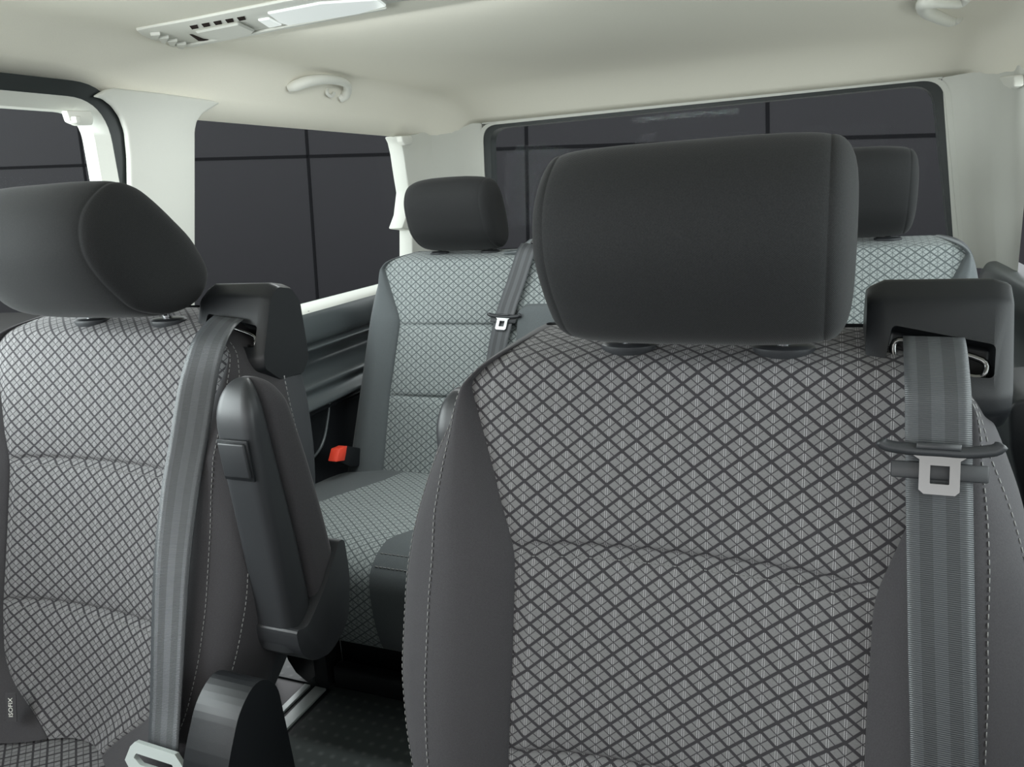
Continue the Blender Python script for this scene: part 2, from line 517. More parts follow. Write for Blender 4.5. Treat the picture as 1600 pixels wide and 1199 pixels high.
# rear wall: rubber window frame, headliner edge, pillars
rear = empty('wall_rear', (XC, YR, 0.4)); tag(rear, kind='structure')
ro = [at(px, py, y=YR) for px, py in [(751, 420), (752, 235), (753, 205), (768, 190), (1000, 162), (1250, 140), (1440, 126), (1462, 132), (1478, 160), (1490, 240), (1502, 400), (1506, 470)]]
def rear_loop(inset):
    # rounded trapezoid, metres, on the rear plane
    p = [Vector((-1.118 + inset, 0.70 + inset)), Vector((0.368 - inset * 1.1, 0.70 + inset)), Vector((0.272 - inset, 1.312 - inset * 0.45)), Vector((-1.098 + inset, 1.308 - inset * 0.45))]
    return [Vector((q.x, YR, q.y)) for q in round_poly(p, [0.05, 0.05, 0.055, 0.05], 10)]
A = rear_loop(0.0); B = rear_loop(0.026)
wpart('window_seal', ring_frame_bm(A, B, (0, 0.05, 0)), M['rubber'], rear, flat_angle=50)
A2 = rear_loop(-0.012)
wpart('seal_lip', ring_frame_bm([p + Vector((0, -0.004, 0)) for p in A2], [p + Vector((0, -0.004, 0)) for p in rear_loop(0.002)], (0, 0.03, 0)), M['trim'], rear, flat_angle=50)
wpart('lower_trim', box_bm((XL - 0.03, YR, 0.0), (XR + 0.06, YR + 0.05, 0.70), 0.01), M['dark'], rear, flat_angle=40)
# header strip above the window
wpart('header_trim', box_bm((-1.10, YR - 0.005, 1.312), (0.27, YR + 0.05, 1.335), 0.004), M['trim'], rear, flat_angle=40)
wpart('corner_trim', box_bm((-1.27, YR - 0.002, 0.70), (-1.10, YR + 0.05, 1.37), 0.004), M['trim'], rear, flat_angle=40)
window('window_3', [(-1.10, YR + 0.03, 0.69), (0.37, YR + 0.03, 0.69), (0.27, YR + 0.03, 1.30), (-1.09, YR + 0.03, 1.30)], (0, 0.004, 0))

# front of the cab, out of view, added to block light: dashboard bulkhead and lower door panels
fw = empty('wall_front', (XC, YF, 0.0)); tag(fw, kind='structure')
wpart('dashboard', box_bm((XL, YF - 0.10, -0.05), (XR, YF + 0.25, 0.86), 0.06, 4), M['dark'], fw, flat_angle=40)
wpart('windscreen_pillar', box_bm((XL - 0.03, YF - 0.05, 0.80), (XL + 0.06, YF + 0.05, 1.36), 0.02, 3), M['trim'], fw, flat_angle=40)
wpart('windscreen_pillar', box_bm((XR - 0.06, YF - 0.05, 0.80), (XR + 0.03, YF + 0.05, 1.36), 0.02, 3), M['trim'], fw, flat_angle=40)
wpart('front_door_panel', box_bm((XL - 0.04, YF, -0.05), (XL + 0.02, -0.58, 0.84), 0.02, 3), M['dark'], fw, flat_angle=40)

# vertical folds of the left rear pillar
fold = [(-1.208, 2.30), (-1.200, 2.36), (-1.190, 2.40), (-1.182, 2.43), (-1.170, 2.455), (-1.150, 2.475), (-1.125, 2.488), (-1.108, 2.497)]
rows = []
for j in range(14):
    z = lerp(0.80, 1.318, j / 13)
    k = 1.0 if z < 1.27 else 1.0 + (z - 1.27) * 0.9
    rows.append([(XL + (x - XL) * k, y, z) for x, y in fold])
wpart('pillar_fold', grid_bm(rows), M['trim'], wall)

# right wall
rw = empty('wall_right', (XR, 1.5, 0.4)); tag(rw, kind='structure')
rp = [(0.268, 2.500), (0.315, 2.490), (0.340, 2.470), (0.362, 2.440), (0.378, 2.400), (0.388, 2.35), (0.398, 2.30), (0.400, 2.24), (0.428, 2.205)]
rp = catmull([Vector((a, b, 0)) for a, b in rp], 4)
rows = []
for j in range(20):
    z = lerp(0.80, 1.318, j / 19)
    dx = (1.312 - z) * 0.13
    s = [((p.x + dx * (1.0 if p.x < 0.36 else max(0.0, (0.43 - p.x) / 0.07))), p.y, z) for p in rp]
    rows.append(s)
wpart('rear_pillar_trim', grid_bm(rows), M['trim'], rw)
profr = [Vector((a, 0, b)) for a, b in [(0.465, 0.826), (0.425, 0.824), (0.404, 0.812), (0.396, 0.77), (0.402, 0.71), (0.385, 0.66), (0.366, 0.635), (0.372, 0.60), (0.388, 0.55), (0.388, 0.30), (0.35, 0.05), (0.33, 0.0)]]
profr = catmull(profr, 5)
wpart('lower_panel', profile_strip(profr, 0.2, YR), M['side'], rw, recalc=False)
wpart('front_door_panel', box_bm((XR - 0.02, YF, -0.05), (XR + 0.04, 0.2, 0.84), 0.02, 3), M['dark'], rw, flat_angle=40)  # unseen, added with the cab front to cut incoming light
wpart('header_trim', box_bm((XR - 0.005, -0.6, 1.262), (XR + 0.05, YR, 1.30), 0.006), M['trim'], rw, flat_angle=40)
wpart('door_pillar_trim', box_bm((XR - 0.03, 1.08, 0.80), (XR + 0.04, 1.20, 1.29), 0.015, 3), M['trim'], rw, flat_angle=40)
wpart('front_pillar_trim', box_bm((XR - 0.03, -0.12, 0.0), (XR + 0.04, 0.02, 1.29), 0.015, 3), M['trim'], rw, flat_angle=40)
window('window_4', [(XR + 0.03, 1.20, 0.80), (XR + 0.03, 2.24, 0.80), (XR + 0.03, 2.24, 1.27), (XR + 0.03, 1.20, 1.27)], (0.004, 0, 0))
window('window_5', [(XR + 0.03, 0.03, 0.80), (XR + 0.03, 1.08, 0.80), (XR + 0.03, 1.08, 1.27), (XR + 0.03, 0.03, 1.27)], (0.004, 0, 0))

# ------------------------------------------------------------------ outside: panelled facade and yard
GZ = -0.45
A = at(0, 489, z=GZ); B = at(462, 482, z=GZ)
dirw = (B - A); dirw.z = 0; dirw.normalize()
nrm = Vector((dirw.y, -dirw.x, 0))
def on_facade(px, py):
    d = at(px, py, D=1.0) - CAM
    return CAM + d * ((A - CAM).dot(nrm) / d.dot(nrm))
facade = empty('facade', A); tag(facade, 'dark panelled wall with thin black joints standing behind the van', 'wall', kind='structure')
facade.name = 'wall_back'
P0 = A - dirw * 5.0; P1 = A + dirw * 24.0
wpart('panel_wall', prism_bm([P0, P1, P1 + Vector((0, 0, 3.5)), P0 + Vector((0, 0, 3.5))], -nrm * -0.3 if nrm.dot(A - CAM) > 0 else -nrm * 0.3), M['facade'], facade, smooth=False)
off = -nrm * 0.006 if nrm.dot(A - CAM) > 0 else nrm * 0.006
def joint(p, q, ext0=0.0, ext1=0.0, w=0.022):
    a, b = on_facade(*p), on_facade(*q)
    d = (b - a).normalized(); a = a - d * ext0; b = b + d * ext1
    s = d.cross(nrm).normalized() * w
    wpart('panel_joint', prism_bm([a - s, b - s, b + s, a + s], off), M['joint'], facade, smooth=False)
joint((0, 263), (172, 257), 4.0, 0.0); joint((172, 257), (310, 249), 0, 0); joint((310, 249), (620, 241), 0, 0)
joint((620, 241), (775, 233)); joint((775, 233), (1290, 216)); joint((1290, 216), (1475, 211), 0, 4.0)
joint((122, 195), (135, 290), 0.9, 2.2); joint((478, 200), (497, 480), 1.0, 0.0); joint((822, 190), (825, 380), 0.9, 1.0); joint((1199, 150), (1201, 330), 0.8, 1.2)
bounce_apron = link_bm('ground', prism_bm([(-6.2, -8, GZ + 0.004), (-6.2, 6.0, GZ + 0.004), (7, 6.0, GZ + 0.004), (7, -8, GZ + 0.004)], (0, 0, -0.05)), M['bounce_apron'], smooth=False)  # unseen pale ground added as a reflector to brighten the ceiling
tag(bounce_apron, kind='structure')
yard = link_bm('ground', prism_bm([(-22, 2.9, GZ), (-22, 20, GZ), (14, 20, GZ), (14, 2.9, GZ)], (0, 0, -0.1)), M['yard'], smooth=False)
yard2 = link_bm('ground', prism_bm([(-22, -3, GZ), (-22, 2.9, GZ), (-1.9, 2.9, GZ), (-1.9, -3, GZ)], (0, 0, -0.1)), M['yard'], smooth=False)
tag(yard, kind='structure'); tag(yard2, kind='structure')

# ------------------------------------------------------------------ headrest
HR_PROF = [(a * 1.10, b) for a, b in [(-0.068, 0.076), (-0.098, 0.060), (-0.117, 0.036), (-0.121, 0.004), (-0.110, -0.024), (-0.090, -0.050), (-0.062, -0.073), (-0.012, -0.085),
           (0.038, -0.077), (0.064, -0.046), (0.052, -0.010), (0.030, 0.020), (-0.014, 0.058), (-0.042, 0.074)]]
def headrest(parent, loc, hw=0.124, scale=1.0, fabric='head', posts=True, post_x=0.072, sx=1.0, gy=0.012, tilt=0.0, postz=-0.135, zs=1.0, gz=0.030):
    """padded headrest (loc = centre of its profile) with chrome posts, as children of parent; local coordinates of parent"""
    cx, cy, cz = loc
    ring = catmull([Vector((0, a, b)) for a, b in HR_PROF], 4, closed=True)
    c0 = Vector((0, -0.028, -0.004))
    ct, st = math.cos(tilt), math.sin(tilt)
    rows = []
    st_list = []
    for i in range(9):
        an = math.pi / 2 * (1 - i / 8)
        st_list.append((-(0.845 + 0.155 * math.sin(an)), 0.30 + 0.655 * max(0.0, math.cos(an)) ** 0.62))
    st_list += [(-0.838, 0.951), (-0.830, 0.958), (-0.79, 0.972), (-0.72, 0.984), (-0.60, 0.993), (-0.40, 1.0), (-0.2, 1.0), (0, 1.0)]
    st_list = st_list + [(-a, b) for a, b in st_list[-2::-1]]
    for t, k in st_list:
        row = []
        for p in ring:
            q = c0 + (p - c0) * k
            # the front face wraps back a little towards its ends
            fw = max(0.0, min(1.0, (0.02 - q.y) / 0.12))
            y = q.y + 0.020 * abs(t) ** 2.6 * fw
            z = q.z * zs
            yy = y * ct - z * st; zz = y * st + z * ct
            row.append((cx + t * hw * sx, cy + yy * scale, cz + zz * scale))
        rows.append(row)
    h = link_bm('headrest', grid_bm(rows, closed_u=True, cap_start=True, cap_end=True), M[fabric], parent, flat_angle=60)
    if posts:
        for s in (-1, 1):
            link_bm('headrest_post', tube_bm([(cx + s * post_x, cy + gy + 0.004, cz - 0.05), (cx + s * post_x, cy + gy + 0.012, cz + postz)], 0.0062, 14), M['chrome'], h)
            pts = []
            rws = []
            for zz, rr in ((-0.004, 0.9), (0.0, 1.0), (0.004, 1.0), (0.0065, 0.85), (0.007, 0.3)):
                rws.append([(cx + s * post_x + math.cos(a) * 0.027 * rr, cy + gy + 0.010 + math.sin(a) * 0.020 * rr, cz + postz + gz + zz) for a in [2 * math.pi * k / 28 for k in range(28)]])
            link_bm('post_guide', grid_bm(rws, closed_u=True, cap_start=True, cap_end=True), M['dark'], h, flat_angle=50)
    return h

# ------------------------------------------------------------------ backrest surface
class Back:
    """parametric padded backrest; all functions of height z. column parameter: 0..1 over the front from the left edge to the right edge"""
    def __init__(s, lo, lp, rp, ro, zt, zb, slope=0.30, ztop=0.93, T=0.105, seams=(), bol=0.035, rtop=0.024, puff=0.007, conc=0.012, corner=0.0):
        s.lo, s.lp, s.rp, s.ro = lo, lp, rp, ro
        s.zt, s.zb, s.slope, s.ztop, s.T, s.seams, s.bol, s.rtop, s.puff, s.conc = zt, zb, slope, ztop, T, seams, bol, rtop, puff, conc
    def yf(s, z): return -s.slope * (s.ztop - z)
    def ring(s, z, shrink=0.0):
        lo, lp, rp, ro = smooth_interp(s.lo, z), smooth_interp(s.lp, z), smooth_interp(s.rp, z), smooth_interp(s.ro, z)
        lp = max(lp, lo + 0.012); rp = min(rp, ro - 0.012)
        y = s.yf(z)
        b = s.bol * max(0.0, min(1.0, (s.zt - 0.035 - z) / 0.12))
        pf = 0.0; g = 0.0
        for zs in s.seams: g += math.exp(-((z - zs) / 0.005) ** 2)
        edges = sorted([s.zb - 0.05] + list(s.seams) + [s.zt + 0.10])
        for e0, e1 in zip(edges, edges[1:]):
            if e0 <= z <= e1:
                q = (z - e0) / (e1 - e0)
                pf = max(0.0, 1 - abs(2 * q - 1) ** 5.0)
        T = s.T
        sh = shrink
        L = []
        # left side and bolster
        def bol(o, p, sg):
            w = abs(p - o)
            return [(o, y + T * 0.55), (o + sg * 0.001, y + T * 0.30), (o + sg * min(0.006, w * .2), y + 0.012 - b * 0.2), (o + sg * min(0.020, w * .4), y - 0.004 - b * 0.62),
                    (o + sg * w * 0.52, y - 0.010 - b), (o + sg * w * 0.80, y - 0.008 - b * 0.72), (o + sg * (w - min(0.004, w * .08)), y - 0.004 - b * 0.36)]
        left = bol(lo, lp, 1)
        right = bol(ro, rp, -1)[::-1]
        pan = []
        n = 22
        for i in range(n + 1):
            t = i / n
            x = lerp(lp, rp, t)
            e = abs(2 * t - 1)
            yy = y - b * 0.33 * e ** 4 - s.conc * e ** 2 + s.conc * 0.6 - s.puff * pf * (1 - e ** 6) + 0.006 * g
            if i in (0, n): yy = y + 0.005 - b * 0.33 - s.conc * 0.4
            pan.append((x, yy))
        back = [(ro - 0.002, y + T * 0.85), (ro - 0.015, y + T), (lerp(lo, ro, .8), y + T + 0.008), (lerp(lo, ro, .5), y + T + 0.012), (lerp(lo, ro, .2), y + T + 0.008), (lo + 0.015, y + T), (lo + 0.002, y + T * 0.85)]
        if sh > 0:
            yc = y + T * 1.02; xc = (lo + ro) / 2
            f = lambda p: (xc + (p[0] - xc) * (1 - 0.05 * sh), yc + (p[1] - yc) * (1 - sh))
            left, pan, right, back = [list(map(f, q)) for q in (left, pan, right, back)]
        v3 = lambda q: [Vector((a, c, z)) for a, c in q]
        left = catmull(v3(left + pan[:1]), 3)
        right = catmull(v3(pan[-1:] + right), 3)
        back = catmull(v3([right[-1][:2]] + back + [left[0][:2]]), 3)
        return left, v3(pan), right, back
    def rows(s, dz=0.006):
        zs = []
        z = s.zb
        while z < s.zt - s.rtop:
            zs.append((z, 0.0)); z += dz
        k = 9
        for i in range(k + 1):
            a = math.pi / 2 * i / k
            zs.append((s.zt - s.rtop + s.rtop * math.sin(a), 1 - math.cos(a)))
        zs[-1] = (zs[-1][0], 0.97)
        # seam rows
        for q in s.seams:
            for d in (-0.006, -0.004, -0.002, 0.0, 0.002, 0.004, 0.006):
                zs.append((q + d, 0.0))
        zs.sort()
        out = [zs[0]]
        for q in zs[1:]:
            if q[0] - out[-1][0] > 0.0008: out.append(q)
        rr = []
        for z, sh in out:
            scl = sh * (s.T * 0.5 / s.rtop) if False else sh
            rr.append((z, s.ring(z, scl)))
        return rr
    def build(s, parent, mats, names=('backrest_panel', 'side_bolster', 'backrest_shell'), uoff=0.0):
        rr = s.rows()
        def part(idx, name, mat):
            rows = [q[1][idx] for q in rr]
            uvs = []; acc = [0.0] * len(rows[0]); prev = None
            v = 0.0
            for j, row in enumerate(rows):
                if j:
                    m = len(row) // 2
                    v += (row[m] - rows[j - 1][m]).length
                uvs.append([(p.x + uoff, v) for p in row])
            bm = grid_bm(rows, uvs=uvs)
            me_o = link_bm(name, bm, mat, parent, recalc=False)
            return me_o
        a = part(1, names[0], mats[0])
        b = part(0, names[1], mats[1]); c = part(2, names[1], mats[1])
        d = part(3, names[2], mats[2])
        return a, b, c, d
    def pt(s, z, side, k):
        ring = s.ring(z)
        return ring[0][k] if side < 0 else ring[2][len(ring[2]) - 1 - k]

def stitches_bm(paths, length=0.0042, gap=0.0026, r=0.00055, off=(0, -0.0008, 0)):
    """dashes laid along paths"""
    bm = bmesh.new(); off = Vector(off)
    for path in paths:
        path = [Vector(p) for p in path]
        cum = [0.0]
        for a, b in zip(path, path[1:]): cum.append(cum[-1] + (b - a).length)
        def pos(d):
            for i in range(len(path) - 1):
                if d <= cum[i + 1]:
                    t = (d - cum[i]) / max(1e-9, cum[i + 1] - cum[i])
                    return path[i].lerp(path[i + 1], t)
            return path[-1]
        d = 0.0
        while d + length < cum[-1]:
            a = pos(d) + off; b = pos(d + length) + off
            tube_bm([a, a.lerp(b, 0.5) + off * 0.3, b], r, 5, bm=bm)
            d += length + gap
    return bm

# ------------------------------------------------------------------ middle row seats
SEAT_HW = [(0.42, 0.225), (0.46, 0.245), (0.505, 0.264), (0.567, 0.281), (0.625, 0.290), (0.72, 0.290), (0.77, 0.284), (0.83, 0.270), (0.885, 0.250), (0.92, 0.225), (0.938, 0.200), (0.95, 0.175)]
SEAT_PW = [(0.39, 0.04), (0.43, 0.085), (0.455, 0.125), (0.49, 0.148), (0.55, 0.157), (0.66, 0.158), (0.752, 0.160), (0.83, 0.190), (0.905, 0.222), (0.95, 0.230)]

def make_seat(x, y, dz, label, arm_side, uoff, hdx=0.0):
    root = empty('seat', (x, y, 0.0)); tag(root, label, 'seat')
    neg = lambda tab: [(a, -b) for a, b in tab]
    sh = lambda tab: [(a + dz, b) for a, b in tab]
    bk = Back(sh(neg(SEAT_HW)), sh(neg(SEAT_PW)), sh(SEAT_PW), sh(SEAT_HW), 0.950 + dz, 0.40 + dz, seams=(0.565 + dz, 0.757 + dz), ztop=0.93 + dz)
    bk.build(root, (M['lattice'], M['plain'], M['shell']), uoff=uoff)
    # stitching: double row around each bolster, single row below each cross seam
    for side in (-1, 1):
        for k in (8, 11):
            path = [bk.pt(z, side, k) for z in [lerp(0.44 + dz, 0.925 + dz, i / 60) for i in range(61)]]
            link_bm('stitching', stitches_bm([path]), M['thread'], root)
    for zs in bk.seams:
        pan = bk.ring(zs - 0.007)[1]
        link_bm('seam_stitching', stitches_bm([pan[1:-1]], 0.0026, 0.0014, 0.0004), M['thread'], root)
    # headrest
    headrest(root, (0.008 + hdx, 0.004, 1.045 + dz), hw=0.127, zs=1.07, gy=0.014)
    # seat cushion: lattice centre and plain sides
    def prof_y(t):   # side profile around the cushion, t 0..1 back-top to front-bottom
        pts = [(-0.09, 0.405), (-0.13, 0.43), (-0.22, 0.432), (-0.34, 0.44), (-0.46, 0.45), (-0.54, 0.445), (-0.58, 0.42), (-0.59, 0.38), (-0.585, 0.32), (-0.57, 0.30)]
        return pts
    pr = catmull([Vector((0, a, b - 0.025)) for a, b in prof_y(0)], 4)
    def cushion(x0, x1, raise0, raise1, name, mat, n=12):
        rows = []; uvs = []
        v = 0.0
        for j, p in enumerate(pr):
            if j: v += (p - pr[j - 1]).length
            row = []; uv = []
            for i in range(n + 1):
                t = i / n; xx = lerp(x0, x1, t); rr = lerp(raise0, raise1, t)
                e = max(0.0, abs(xx) - 0.22) / 0.045
                zz = p.z + rr - (0.05 * min(1, e) ** 2.5)
                row.append((xx, p.y, zz)); uv.append((xx + uoff, v))
            rows.append(row); uvs.append(uv)
        return link_bm(name, grid_bm(rows, uvs=uvs), mat, root)
    cushion(-0.165, 0.165, 0.0, 0.0, 'cushion_panel', M['lattice'])
    cushion(-0.265, -0.165, 0.015, 0.0, 'cushion_bolster', M['plain'])
    cushion(0.165, 0.265, 0.0, 0.015, 'cushion_bolster', M['plain'])
    link_bm('seat_base', box_bm((-0.24, -0.56, 0.0), (0.24, -0.10, 0.36), 0.02, 3), M['black'], root, flat_angle=40)
    # belt guide housing on the right shoulder
    g = belt_guide(root, -0.019 if arm_side > 0 else 0.0, -0.011)
    # folded-up armrest
    if arm_side > 0: armrest(root, 1, dz)
    else: armrest(root, -1, dz, 0.208, 0.085)
    return root, bk

def belt_guide(root, dx, dz):
    # side outline (y, z): sloping front, upright back
    fr = [(0.052, 1.012), (0.080, 1.006), (0.096, 0.985), (0.100, 0.900), (0.082, 0.880), (0.030, 0.883), (0.002, 0.905), (0.002, 0.922), (0.032, 0.998)]
    x0, x1 = 0.148 + dx * 0.3, 0.258
    rows = []
    cy = sum(a for a, b in fr) / len(fr); cz = sum(b for a, b in fr) / len(fr)
    rp = [Vector((p.x, p.y)) for p in round_poly([Vector((a, b)) for a, b in fr], 0.0045, 3)]
    for x, k in ((x0, 0.88), (x0 + 0.003, 0.92), (x0 + 0.014, 1.0), (x1 - 0.014, 1.0), (x1 - 0.003, 0.945), (x1, 0.91)):
        rows.append([(x, cy + (p.x - cy) * k, cz + dz + (p.y - cz) * k) for p in rp])
    o = link_bm('belt_guide', grid_bm(rows, closed_u=True, cap_start=True, cap_end=True), M['black'], root, flat_angle=35)
    # slot recess cut into the sloping front face
    a = Vector((0, 0.014, 0.950 + dz)); upd = Vector((0, 0.030, 0.076)).normalized(); nn = Vector((0, -0.076, 0.030)).normalized()
    def F(x, t, d): return Vector((x, 0, 0)) + a + upd * t + nn * d
    cut = prism_bm([F(x0 + 0.014, -0.012, 0.04), F(x1 - 0.014, -0.016, 0.04), F(x1 - 0.013, 0.012, 0.04), F(x0 + 0.020, 0.028, 0.04)], nn * -0.064, 0.004, 3)
    boolean_cut(o, cut)
    o.data.materials.clear(); o.data.materials.append(M['black'])
    loop = catmull([F(x0 + 0.022, 0.006, -0.008), F(x0 + 0.026, 0.016, -0.006), F((x0 + x1) / 2, 0.010, -0.006), F(x1 - 0.022, 0.000, -0.006), F(x1 - 0.019, -0.010, -0.006), F(x1 - 0.026, -0.014, -0.008), F((x0 + x1) / 2, -0.008, -0.008), F(x0 + 0.028, -0.002, -0.008)], 4, closed=True)
    link_bm('guide_loop', tube_bm(loop, 0.0028, 8, closed=True), M['steel'], o, label='steel guide loop')
    return o

def armrest(root, side, dz, xi=0.272, dy=0.0):
    """armrest folded up beside the backrest: hard plastic front, padded fabric outside, pivot housing"""
    s = side
    # spine of the arm in (y, z)
    spine = [(-0.045, 0.555), (-0.047, 0.62), (-0.055, 0.70), (-0.066, 0.78), (-0.076, 0.85), (-0.079, 0.876), (-0.080, 0.890), (-0.080, 0.898)]
    spine = [(a + dy, b) for a, b in spine]
    hwid = [0.052, 0.052, 0.048, 0.043, 0.035, 0.027, 0.018, 0.006]
    sp = catmull([Vector((0, a, b)) for a, b in spine], 4); m = len(sp)
    def sect(x0, x1, f0, f1, scale=1.0, sh=0.0):
        rows = []
        for i, p in enumerate(sp):
            q = i / (m - 1) * (len(hwid) - 1); k = int(min(q, len(hwid) - 2)); w = lerp(hwid[k], hwid[k + 1], q - k)
            t = (sp[min(i + 1, m - 1)] - sp[max(i - 1, 0)]).normalized(); nr = Vector((0, -t.z, t.y))
            # ring: rounded rectangle in (x, nr)
            xs = 1.0 if p.z < 0.855 else math.sqrt(max(0.0, 1 - ((p.z - 0.855) / 0.0445) ** 2)); xm = 0.030
            c = [(xm + (a - xm) * max(0.15, xs), b) for a, b in [(x0, f0), (x0, f1), (x1, f1), (x1, f0)]]
            pts = round_poly([Vector((a, b * w)) for a, b in c], 0.014, 4)
            rows.append([Vector((s * (xi + v.x), 0, dz)) + p + nr * v.y for v in pts])
        return grid_bm(rows, closed_u=True, cap_start=True, cap_end=True)
    a = link_bm('armrest', sect(0.0, 0.055, 0.05, 1.0), M['dark'], root, flat_angle=60)
    link_bm('armrest_pad', sect(0.004, 0.060, -1.0, 0.05), M['plain'], a, flat_angle=60)
    # release button
    yb, zb = -0.088 - 0.046, 0.775
    t = Vector((0, -0.006, 0.08)).normalized(); nr = Vector((0, -t.z, t.y))
    c = Vector((s * (xi + 0.028), -0.0665 + dy, 0.815 + dz)) + nr * 0.046
    ex = Vector((s, 0, 0))
    bt = prism_bm([c - ex * 0.017 - t * 0.022, c + ex * 0.020 - t * 0.022, c + ex * 0.020 + t * 0.020, c - ex * 0.017 + t * 0.020], nr * 0.006, 0.002, 3)
    fr = prism_bm([c - ex * 0.020 - t * 0.027, c + ex * 0.023 - t * 0.027, c + ex * 0.023 + t * 0.023, c - ex * 0.020 + t * 0.023], nr * 0.0025, 0.001, 2)
    b = link_bm('button_frame', fr, M['black'], a, flat_angle=40)
    link_bm('release_button', bt, M['dark'], b, flat_angle=40)
    # pivot housing at the lower end
    out = [(-0.100, 0.592), (-0.080, 0.582), (-0.040, 0.610), (0.006, 0.660), (0.016, 0.655), (0.018, 0.60), (0.004, 0.545), (-0.040, 0.522), (-0.080, 0.535), (-0.098, 0.56)]
    out = [(a + dy, b) for a, b in out]
    poly = [Vector((s * (xi - 0.004), p.x, p.y + dz)) for p in round_poly([Vector(q) for q in out], 0.018, 4)]
    link_bm('pivot_housing', prism_bm(poly, (s * 0.070, 0, 0), 0.010, 3), M['dark'], a, flat_angle=50)
    link_bm('pad_stitching', stitches_bm([[Vector((s * (xi + 0.058), p.y + 0.034, p.z + dz)) for p in sp[6:-3]]]), M['thread'], a)
    if s > 0:
        # side cover of the recliner, low on the seat
        rc = [(-0.285, 0.30), (-0.275, 0.43), (-0.252, 0.525), (-0.218, 0.583), (-0.185, 0.600), (-0.158, 0.575), (-0.150, 0.45), (-0.15, 0.25)]
        poly = [Vector((s * 0.292, p.x, p.y)) for p in round_poly([Vector(q) for q in rc], 0.03, 5)]
        link_bm('recliner_cover', prism_bm(poly, (s * 0.060, 0, 0), 0.018, 4), M['black'], root, flat_angle=50)
    return a

seatL, bkL = make_seat(-0.912, 0.75, 0.012, 'grey lattice-fabric van seat on the left with an armrest folded up beside it', 1, 0.0, 0.008)
seatR, bkR = make_seat(-0.115, 0.70, 0.0, 'large lattice-fabric van seat in the right foreground with a black headrest', -1, 0.006)

# woven tag at the lower left of the left seat
tc = bpy.data.curves.new('tag_text', 'FONT'); tc.body = 'ISOFIX'; tc.size = 0.0088; tc.extrude = 0.0002; tc.align_x = 'CENTER'; tc.align_y = 'CENTER'
to = bpy.data.objects.new('tag_text', tc); COL.objects.link(to)
bpy.context.view_layer.update()
tm = bpy.data.meshes.new_from_object(to.evaluated_get(bpy.context.evaluated_depsgraph_get()))
bpy.data.objects.remove(to)
tm.materials.clear(); tm.materials.append(M['white'])
tl = link_bm('fixing_tag', box_bm((-0.008, -0.019, -0.001), (0.008, 0.019, 0.0)), M['plain'], seatL, smooth=False)
tp = at(17, 1106, y=0.565)
xa = (Vector((0, 0.28, 1)) + Vector((-0.12, 0, 0))).normalized(); za = Vector((0.25, -1, 0.28)); za = (za - xa * za.dot(xa)).normalized(); ya = za.cross(xa)
mm = Matrix((ya * -1, xa, za)).transposed().to_4x4()
mm.translation = tp - Vector(seatL.location)
tl.matrix_local = mm
tx = bpy.data.objects.new('tag_lettering', tm); COL.objects.link(tx); tx.parent = tl
tx.matrix_local = Matrix.Translation((0, 0, 0.0003)) @ Matrix.Rotation(R(90), 4, 'Z')

# ------------------------------------------------------------------ seat belts
def ribbon_bm(path, widths, dirs, thick=0.0013, n=8):
    """flat strap: centre path, width, and across-direction at each point"""
    rows = []; uvs = []
    v = 0.0
    path = [Vector(p) for p in path]
    for j, p in enumerate(path):
        t = (path[min(j + 1, len(path) - 1)] - path[max(j - 1, 0)]).normalized()
        d = Vector(dirs[j]).normalized(); nn = t.cross(d).normalized()
        if j: v += (p - path[j - 1]).length
        w = widths[j] if isinstance(widths, list) else widths
        front = [p + d * w * (i / n - 0.5) + nn * thick * 0.5 for i in range(n + 1)]
        backp = [p + d * w * (i / n - 0.5) - nn * thick * 0.5 for i in range(n, -1, -1)]
        rows.append(front + backp)
        uvs.append([(i / n, v) for i in range(n + 1)] + [(i / n, v) for i in range(n, -1, -1)])
    return grid_bm(rows, closed_u=True, cap_start=True, cap_end=True, uvs=uvs)

def tongue(parent, c, up, across, s=1.0):
    """black crossbar with a steel latch plate (square window) hanging from it"""
    up, across = Vector(up).normalized(), Vector(across).normalized()
    nn = across.cross(up).normalized()
    if nn.y > 0: nn = -nn
    c = Vector(c) + nn * 0.006
    P = lambda a, b, d=0.0: c + across * a * s + up * b * s + nn * d * s
    path = catmull([P(-0.041, 0.003), P(-0.036, -0.001), P(-0.018, -0.003), P(0.0, -0.003), P(0.018, -0.003), P(0.036, 0.000), P(0.041, 0.005)], 4)
    rr = [0.0055 * s] * len(path); rr[0] = rr[-1] = 0.003 * s
    bar = link_bm('tongue_grip', tube_bm(path, rr, 12, flat=0.8), M['dark'], parent)
    link_bm('grip_pad', prism_bm([P(-0.016, -0.002, 0.003), P(0.014, -0.002, 0.003), P(0.014, 0.003, 0.003), P(-0.016, 0.003, 0.003)], nn * 0.003 * s, 0.0006, 1), M['dark'], bar)
    out = [(-0.021, -0.005), (0.021, -0.005), (0.014, -0.010), (0.014, -0.033), (0.011, -0.036), (-0.010, -0.036), (-0.0135, -0.033), (-0.0135, -0.010)]
    inn = [(-0.006, -0.014), (0.007, -0.014), (0.007, -0.0145), (0.007, -0.0275), (0.0065, -0.028), (-0.0055, -0.028), (-0.006, -0.0275), (-0.006, -0.0145)]
    fr = ring_frame_bm([P(a, b, 0.001) for a, b in out], [P(a, b, 0.001) for a, b in inn], nn * 0.0022 * s)
    link_bm('latch_plate', fr, M['steel'], parent, smooth=False, label='shiny steel latch plate with a square hole')
    return bar

